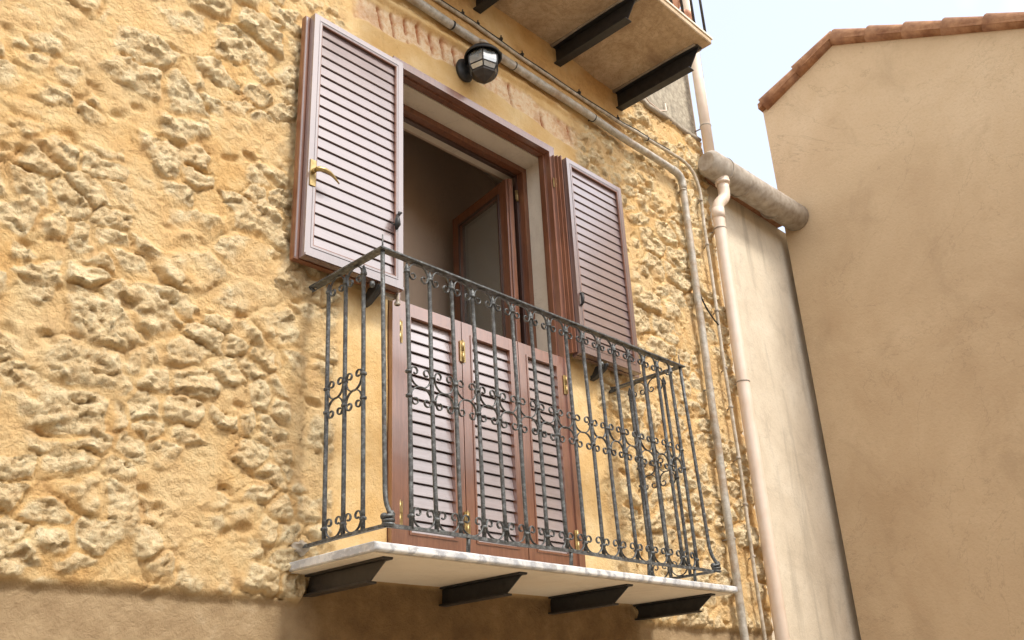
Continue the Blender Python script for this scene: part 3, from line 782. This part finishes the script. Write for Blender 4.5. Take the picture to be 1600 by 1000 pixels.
# C-scroll: arch (opening down) with inward volutes; x across the bay, z up; 0,0 = collar level centre
def scroll_curve(w_, h, rv, turns=1.15):
    pts = []
    hx_ = w_ / 2 - RB - .001
    # right half: from apex to bar, then volute towards the centre
    half = []
    for k in range(0, 9):
        a_ = k / 8 * PI / 2; half.append((hx_ * math.sin(a_), h * math.cos(a_) ** .9 if k < 8 else 0))
    n = 16; cxv = hx_ - rv
    for k in range(1, n + 1):
        a_ = -k / n * turns * 2 * PI * .72
        r_ = rv * (1 - .62 * k / n)
        half.append((cxv + r_ * math.cos(a_) + (0 if k else 0), -.010 * min(1, k / 3) + r_ * math.sin(a_)))
    pts = [(-x, z) for x, z in half[::-1]] + half[1:]
    return pts
def scroll_bm(w_, h, rv, flip, axis='x'):
    bm = B(); s_ = -1 if flip else 1
    pts = scroll_curve(w_, h, rv)
    n = len(pts); wd = [(.5 + .5 * min(1, min(i, n - 1 - i) / 6)) * 1 for i in range(n)]
    path = [(x, 0, s_ * z) if axis == 'x' else (0, x, s_ * z) for x, z in pts]
    # tube with elliptical section: broad in depth, thin in the curl plane
    P = [Vector(p) for p in path]; rings = []
    dep = Vector((0, 1, 0)) if axis == 'x' else Vector((1, 0, 0))
    for i in range(n):
        T_ = (P[min(i + 1, n - 1)] - P[max(i - 1, 0)]).normalized(); nrm = T_.cross(dep).normalized()
        rings.append([bm.verts.new(P[i] + dep * (.0058 * math.cos(k * PI / 4) * (.7 + .3 * wd[i])) + nrm * (.0028 * math.sin(k * PI / 4))) for k in range(8)])
    for i in range(n - 1):
        for k in range(8):
            bm.faces.new((rings[i][k], rings[i][(k + 1) % 8], rings[i + 1][(k + 1) % 8], rings[i + 1][k])).smooth = True
    bm.faces.new(rings[0][::-1]); bm.faces.new(rings[-1])
    for e_, (px_, _, pz_) in ((0, path[0] if axis == 'x' else (path[0][1], 0, path[0][2])), (1, path[-1] if axis == 'x' else (path[-1][1], 0, path[-1][2]))):
        mt = Matrix.Translation((px_, 0, pz_) if axis == 'x' else (0, px_, pz_))
        bmesh.ops.create_icosphere(bm, subdivisions=2, radius=.0044, matrix=mt)
    bmesh.ops.recalc_face_normals(bm, faces=bm.faces[:])
    return bm
bay = (xt[2] - xt[1]); ROWS = ((ZT - .049, .047, False), (ZB + .588 - .002, .050, True), (ZB + .490 + .002, .046, False), (ZB + .050, .045, True))
for zc, h, flip in ROWS:
    f = (zc - ZB) / (ZT - ZB); y_ = YB + (YT - YB) * f
    pr = None
    for i in range(1, NB):
        xm = (xt[i] + xt[i + 1] + xb[i] + xb[i + 1]) / 4
        if pr is None: pr = obj('scroll', scroll_bm(bay, h, .0205, flip), MT['iron'], rail); pr.location = (xm, y_, zc)
        else:
            c_ = link_copy(pr, rail, (xm, y_, zc + rng.uniform(-.002, .002))); c_.rotation_euler = (rng.uniform(-.06, .06), rng.uniform(-.03, .03), rng.uniform(-.08, .08))
    pr = None
    for xs_ in (XLB, (XR + XRB) / 2):
        for k in range(2):
            ym = (SY[k] + SY[k + 1]) / 2 + (YT - YB) * f
            if pr is None: pr = obj('scroll', scroll_bm(.114, h, .0205, flip, 'y'), MT['iron'], rail); pr.location = (xs_, ym, zc)
            else: link_copy(pr, rail, (xs_, ym, zc))

# ================================================================== WALL LAMP
lamp = thing('wall_lamp', 'black lantern with faceted glass on the wall above the doorway', 'lamp', None, (2.985, -.13, 3.335))
bm = B(); lathe(bm, [(0, .02), (.055, .02), (.062, .0), (.055, -.02), (0, -.02)], (0, 0, 0), 20)
for v in bm.verts: v.co = Vector((v.co.x - .03, .115 + v.co.z * .8, v.co.y * 1.2 + .01))
bmesh.ops.recalc_face_normals(bm, faces=bm.faces[:]); obj('back_plate', bm, MT['black'], lamp)
bm = B(); tube(bm, [(-.02, .12, .03), (-.01, .06, .045), (0, .0, .065)], .014, 10); obj('arm', bm, MT['black'], lamp)
bm = B(); lathe(bm, [(.001, .110), (.040, .105), (.076, .088), (.100, .060), (.105, .044), (.098, .042), (.093, .056), (.070, .080), (.035, .096), (.001, .100)], (0, 0, 0), 28); bmesh.ops.recalc_face_normals(bm, faces=bm.faces[:])
obj('hood', bm, MT['black'], lamp)
LA = rad(-136); NP = 6
gp = [(.058, .072), (.078, .052), (.088, .024), (.089, -.006), (.083, -.034), (.070, -.062)]
bm = B(); lathe(bm, gp, (0, 0, 0), NP, LA, LA + 2 * PI, False)
bmesh.ops.recalc_face_normals(bm, faces=bm.faces[:]); obj('glass_panes', bm, MT['lampglass'], lamp)
bm = B()
for k in range(NP):
    a_ = LA + k * 2 * PI / NP; c_, s_ = math.cos(a_), math.sin(a_)
    tube(bm, [(r_ * c_ * 1.01, r_ * s_ * 1.01, z_) for r_, z_ in gp], .0042, 6)
for z_, r_ in ((-.030, .085), (-.062, .071)):
    tube(bm, [(r_ * math.cos(LA + k * 2 * PI / NP), r_ * math.sin(LA + k * 2 * PI / NP), z_) for k in range(NP + 1)], .0034, 6)
obj('cage', bm, MT['black'], lamp)
bm = B(); lathe(bm, [(.0005, -.060), (.072, -.062), (.068, -.074), (.044, -.100), (.016, -.119), (.0005, -.124)], (0, 0, 0), NP, LA, LA + 2 * PI, False)
obj('bottom_cap', bm, MT['beam'], lamp)
bm = B(); lathe(bm, [(.0005, .03), (.022, .02), (.030, -.01), (.020, -.04), (.0005, -.05)], (0, 0, 0), 16); obj('bulb', bm, MT['reveal'], lamp)

# ================================================================== PIPES
def clips(parent, pts, r, name='pipe_clip', mat='black'):
    for (p, ax) in pts:
        bm = B(); ringband(bm, p, ax, r, .012); q = Vector(p)
        tube(bm, [q, (q.x, .01, q.z)], .005, 6)
        obj(name, bm, MT[mat], parent)
# broad conduit
cp = thing('conduit_pipe', 'broad galvanised conduit running over the doorway and down the right side', 'pipe')
PY = -.056
path = [(1.2 + i * .2, PY + .002 * math.sin(i * 1.7), 3.585 - .058 * i * .2 / 3.7 + .003 * math.sin(i * 1.1)) for i in range(19)]
z_e = 3.530
path = [p for p in path if p[0] < 4.90] + bez((4.93, PY, z_e), (4.99, PY, z_e), (5.030, PY, z_e - .02), (5.030, PY, z_e - .09), 6)
path += [(5.026 - .012 * math.sin(i / 14 * PI) + .003 * math.sin(i * 2.3), PY, z_e - .09 - (i + 1) * .27) for i in range(15)]
bm = B(); tube(bm, path, .0245, 18); obj('pipe_run', bm, MT['pipe'], cp)
bm = B(); tube(bm, [(4.91, PY, z_e)] + bez((4.93, PY, z_e), (4.99, PY, z_e), (5.030, PY, z_e - .02), (5.030, PY, z_e - .09), 6) + [(5.030, PY, z_e - .12)], .0278, 18); obj('elbow', bm, MT['pipe'], cp)
bm = B()
for p in ((3.02, 0, 3.545), (4.20, 0, 3.535)): pass
bm.free()
clips(cp, [((2.83, PY, 3.561), (1, 0, 0)), ((3.05, PY, 3.557), (1, 0, 0)), ((3.19, PY, 3.553), (1, 0, 0)), ((3.32, PY, 3.552), (1, 0, 0)), ((4.05, PY, 3.541), (1, 0, 0))], .0275)
clips(cp, [((5.024, PY, 3.40), (0, 0, 1)), ((5.02, PY, 1.93), (0, 0, 1)), ((5.02, PY, .98), (0, 0, 1))], .0275, 'pipe_coupling', 'pipe')
bm = B(); tube(bm, [(3.02, PY - .02, 3.553), (3.04, PY - .035, 3.548), (3.10, PY - .03, 3.545), (3.13, PY - .02, 3.551)], .012, 8); obj('junction', bm, MT['pipe'], cp)
# thin conduit with cable
tp = thing('conduit_pipe', 'thin pale conduit with a black cable clipped under the upper balcony', 'pipe')
TY = -.036
path = [(1.2 + i * .2, TY + .003 * math.sin(i * 1.9), 3.722 - .004 * i + .006 * math.sin(i * .9)) for i in range(17)]
path += [(4.55, TY, 3.680), (4.75, TY, 3.684), (4.95, TY, 3.694)] + bez((5.05, TY, 3.698), (5.17, TY, 3.70), (5.262, TY - .01, 3.66), (5.278, TY - .01, 3.48), 9)
path += [(5.262 + .007 * math.sin(i * 1.25), TY - .01, 3.48 - .27 * (i + 1)) for i in range(15)]
bm = B(); tube(bm, path, .0115, 12); obj('pipe_run', bm, MT['pipe2'] if 'pipe2' in MT else MT['cement'], tp)
bm = B(); tube(bm, [(p[0], p[1] - .004, p[2] + .0165 + .002 * math.sin(i * 2.7)) for i, p in enumerate(path[:20])], .0042, 6); obj('cable', bm, MT['cable'], tp)
for i, (x, z) in enumerate(((2.93, 3.716), (3.05, 3.71), (3.24, 3.712), (3.42, 3.70), (3.95, 3.694), (4.35, 3.69), (4.68, 3.683))):
    bm = B(); ringband(bm, (x, TY, z), (1, 0, 0), .0155, .010); tube(bm, [(x, TY, z), (x, TY - .004, z + .028)], .004, 6); obj('pipe_clip', bm, MT['black'], tp)
for i, z in enumerate((3.42, 3.06, 2.55, 2.13, 1.86, 1.52, 1.22, .9)):
    bm = B(); ringband(bm, (5.262, TY - .01, z), (0, 0, 1), .0165, .016); tube(bm, [(5.262, TY - .01, z), (5.29, .01, z - .01)], .005, 6); obj('pipe_clip', bm, MT['cement'], tp)
# loose cable tail hanging between the pipes
bm = B(); tube(bm, bez((5.045, -.05, 2.66), (5.08, -.06, 2.52), (5.17, -.06, 2.46), (5.255, -.05, 2.44), 10), .006, 6)
tag(obj('loose_cable', bm, MT['cable']), 'short dark cable sagging between the two upright pipes', 'cable')
# hook wire on the grey render
bm = B(); tube(bm, [(4.63, -.004, 4.20), (4.70, -.010, 4.14), (4.80, -.012, 4.07), (4.93, -.014, 4.055), (5.02, -.012, 4.10), (5.03, -.006, 4.17)], .0055, 6)
tag(obj('loose_cable', bm, MT['pvc']), 'pale wire drooping across the rough grey render', 'cable')

# downpipes and gutter of the neighbour
dp = thing('downpipe', 'cream plastic downpipe with a swan-neck bend below the gutter', 'pipe')
bm = B()
tube(bm, [(5.470, -.13, 3.665), (5.472, -.13, 3.60)], .052, 20)
path = [(5.472, -.13, 3.62), (5.474, -.13, 3.56)] + bez((5.474, -.13, 3.54), (5.474, -.13, 3.44), (5.405, -.10, 3.47), (5.400, -.095, 3.36), 8) + [(5.398, -.092, 3.0), (5.392, -.09, 2.0), (5.392, -.09, 1.0), (5.392, -.09, -1.5)]
tube(bm, path, .043, 20); obj('pipe_run', bm, MT['pvc'], dp)
for a_, b_, r_ in (((5.402, -.097, 3.38), (5.400, -.095, 3.30), .0465), ((5.472, -.13, 3.625), (5.472, -.13, 3.605), .055)):
    bm = B(); tube(bm, [a_, b_], r_, 20); obj('socket', bm, MT['pvc'], dp)
clips(dp, [((5.398, -.092, 3.215), (0, 0, 1)), ((5.392, -.09, 2.05), (0, 0, 1))], .047, 'pipe_clip', 'cement')
up = thing('downpipe', 'upper cream downpipe rising against the sky at the house corner', 'pipe')
bm = B(); tube(bm, [(5.432, -.085, 3.86), (5.435, -.085, 4.6), (5.44, -.085, 5.4), (5.45, -.085, 7.1)], .040, 20); obj('pipe_run', bm, MT['pvc'], up)
clips(up, [((5.432, -.085, 4.12), (0, 0, 1)), ((5.44, -.085, 5.6), (0, 0, 1))], .044, 'pipe_clip', 'cement')
bm = B(); tube(bm, [(5.50, -.09, 4.6), (5.505, -.09, 7.1)], .008, 6); obj('side_cable', bm, MT['cement'], up)

# ================================================================== NEIGHBOUR HOUSES
nb = thing('neighbour_house', 'low pale beige rendered house beside the stone house', 'house')
bm = B(); box(bm, 5.462, 6.95, .03, .5, -1.62, 3.72); obj('wall', bm, MT['near_render'], nb)
bm = B(); box(bm, 5.462, 6.60, -.02, 2.5, 3.72, 3.76)
obj('roof', bm, MT['tile'], nb)
gt = thing('roof_gutter', 'fat grey fibre-cement gutter along the low roof', 'gutter')
bm = B()
pa = [(5.30, -.115, 3.735), (5.34, -.118, 3.735), (5.9, -.13, 3.735), (6.59, -.15, 3.735)]
tube(bm, pa, [.070, .100, .106, .112], 28); obj('trough', bm, MT['cement'], gt)
bm = B()
for x, r_ in ((5.50, .108), (5.76, .111), (6.25, .114)):
    tube(bm, [(x, -.121, 3.735), (x + .014, -.121, 3.735)], r_, 28)
obj('joint_band', bm, MT['cement'], gt)
bm = B(); tube(bm, [(5.50, -.1, 3.66), (5.47, -.1, 3.74), (5.46, -.16, 3.82)], .006, 6); obj('strap', bm, MT['mortar'], gt)

wing = thing('gabled_house', 'tall weathered ochre house with a tiled gable closing the street', 'house')
bm = B(); GY = [(-.03, -1.62), (-.03, 4.86), (-.75, 5.18), (-2.9, 4.10), (-2.9, -1.62)]
prism(bm, GY, 6.602, 9.5, 'x'); obj('wall', bm, MT['far_render'], wing)
bm = B()
for (y0, z0, y1, z1) in ((-.02, 4.865, -.75, 5.185), (-.75, 5.185, -3.0, 4.055)):
    prism(bm, [(y0, z0), (y1, z1), (y1, z1 + .05), (y0, z0 + .05)], 6.54, 9.6, 'x')
obj('roof', bm, MT['tile'], wing)
# rows of barrel tiles along the verge
bm = B()
for (y0, z0, y1, z1) in ((-.05, 4.905, -.74, 5.215), (-.77, 5.205, -2.98, 4.10)):
    Ld = math.hypot(y1 - y0, z1 - z0); n = int(Ld / .28)
    for k in range(n):
        f0, f1 = k / n, (k + 1.12) / n
        for xo in (6.60, 6.78, 6.96):
            a_ = (xo, y0 + (y1 - y0) * f0, z0 + (z1 - z0) * f0 + .012); b_ = (xo, y0 + (y1 - y0) * f1, z0 + (z1 - z0) * f1)
            tube(bm, [a_, b_], [.072, .058], 12)
obj('barrel_tiles', bm, MT['tile'], wing)

# house across the street (behind the photographer)
op = thing('opposite_house', 'long rendered house on the far side of the narrow street', 'house')
bm = B(); box(bm, -14, 18, -8.0, -6.2, -1.62, 3.4); obj('wall', bm, MT['opp'], op)
bm = B(); prism(bm, [(-6.0, 3.38), (-8.2, 3.38), (-7.2, 3.9)], -14, 18, 'x'); obj('roof', bm, MT['tile'], op)

# ================================================================== UPPER BALCONY
ub = thing('balcony', 'upper balcony with stained ochre underside on dark steel beams', 'balcony')
bm = B(); prism(bm, [(.02, 3.952), (-.735, 3.952), (-.735, 3.992), (.02, 3.992)], 2.28, 4.474, 'x'); obj('slab', bm, MT['concrete'], ub, .006)
bm = B(); box(bm, 2.274, 4.482, -.742, .012, 3.992, 4.006); obj('slab_top', bm, MT['reveal'], ub, .003)
for x in (2.36, 3.06, 3.765, 4.425):
    ibeam(ub, x, 3.818, 3.9515, -.672, -.590, .06, 'black')
for x in (2.36, 3.06, 3.765, 4.425):
    for sx in (-.042, .034):
        bm = B(); tube(bm, [(x + sx, .0, 3.945), (x + sx, -.2, 3.948), (x + sx, -.45, 3.949), (x + sx * .9, -.66, 3.950)], [.012, .008, .007, .010], 8)
        obj('mortar_fillet', bm, MT['mortar'], ub)
ur = thing('balcony_railing', 'plain dark railing on the edge of the upper balcony', 'railing')
bm = B()
for i in range(18):
    x = 2.32 + i * .125; tube(bm, [(x, -.715, 4.006), (x, -.715, 4.95)], .009, 8)
for y in (-.58, -.44, -.30, -.16): tube(bm, [(4.445, y, 4.006), (4.445, y, 4.95)], .009, 8)
obj('bars', bm, MT['beam'], ur)
bm = B(); box(bm, 2.30, 4.465, -.735, -.695, 4.95, 4.96); box(bm, 4.425, 4.465, -.695, .0, 4.95, 4.96); obj('top_rail', bm, MT['beam'], ur)
for i, (x, y) in enumerate(((4.17, -.62), (4.36, -.60))):
    pt = thing('flower_pot', ('salmon clay pot on the upper balcony, nearer its corner', 'salmon clay pot on the upper balcony, farther from its corner')[1 - i], 'pot', 'pots on the upper balcony', (x, y, 4.006))
    bm = B(); lathe(bm, [(.001, 0), (.055, 0), (.085, .14), (.092, .145), (.092, .17), (.080, .17), (.075, .14), (.001, .135)], (0, 0, 0), 20); bmesh.ops.recalc_face_normals(bm, faces=bm.faces[:]); obj('pot', bm, MT['terracotta'], pt)
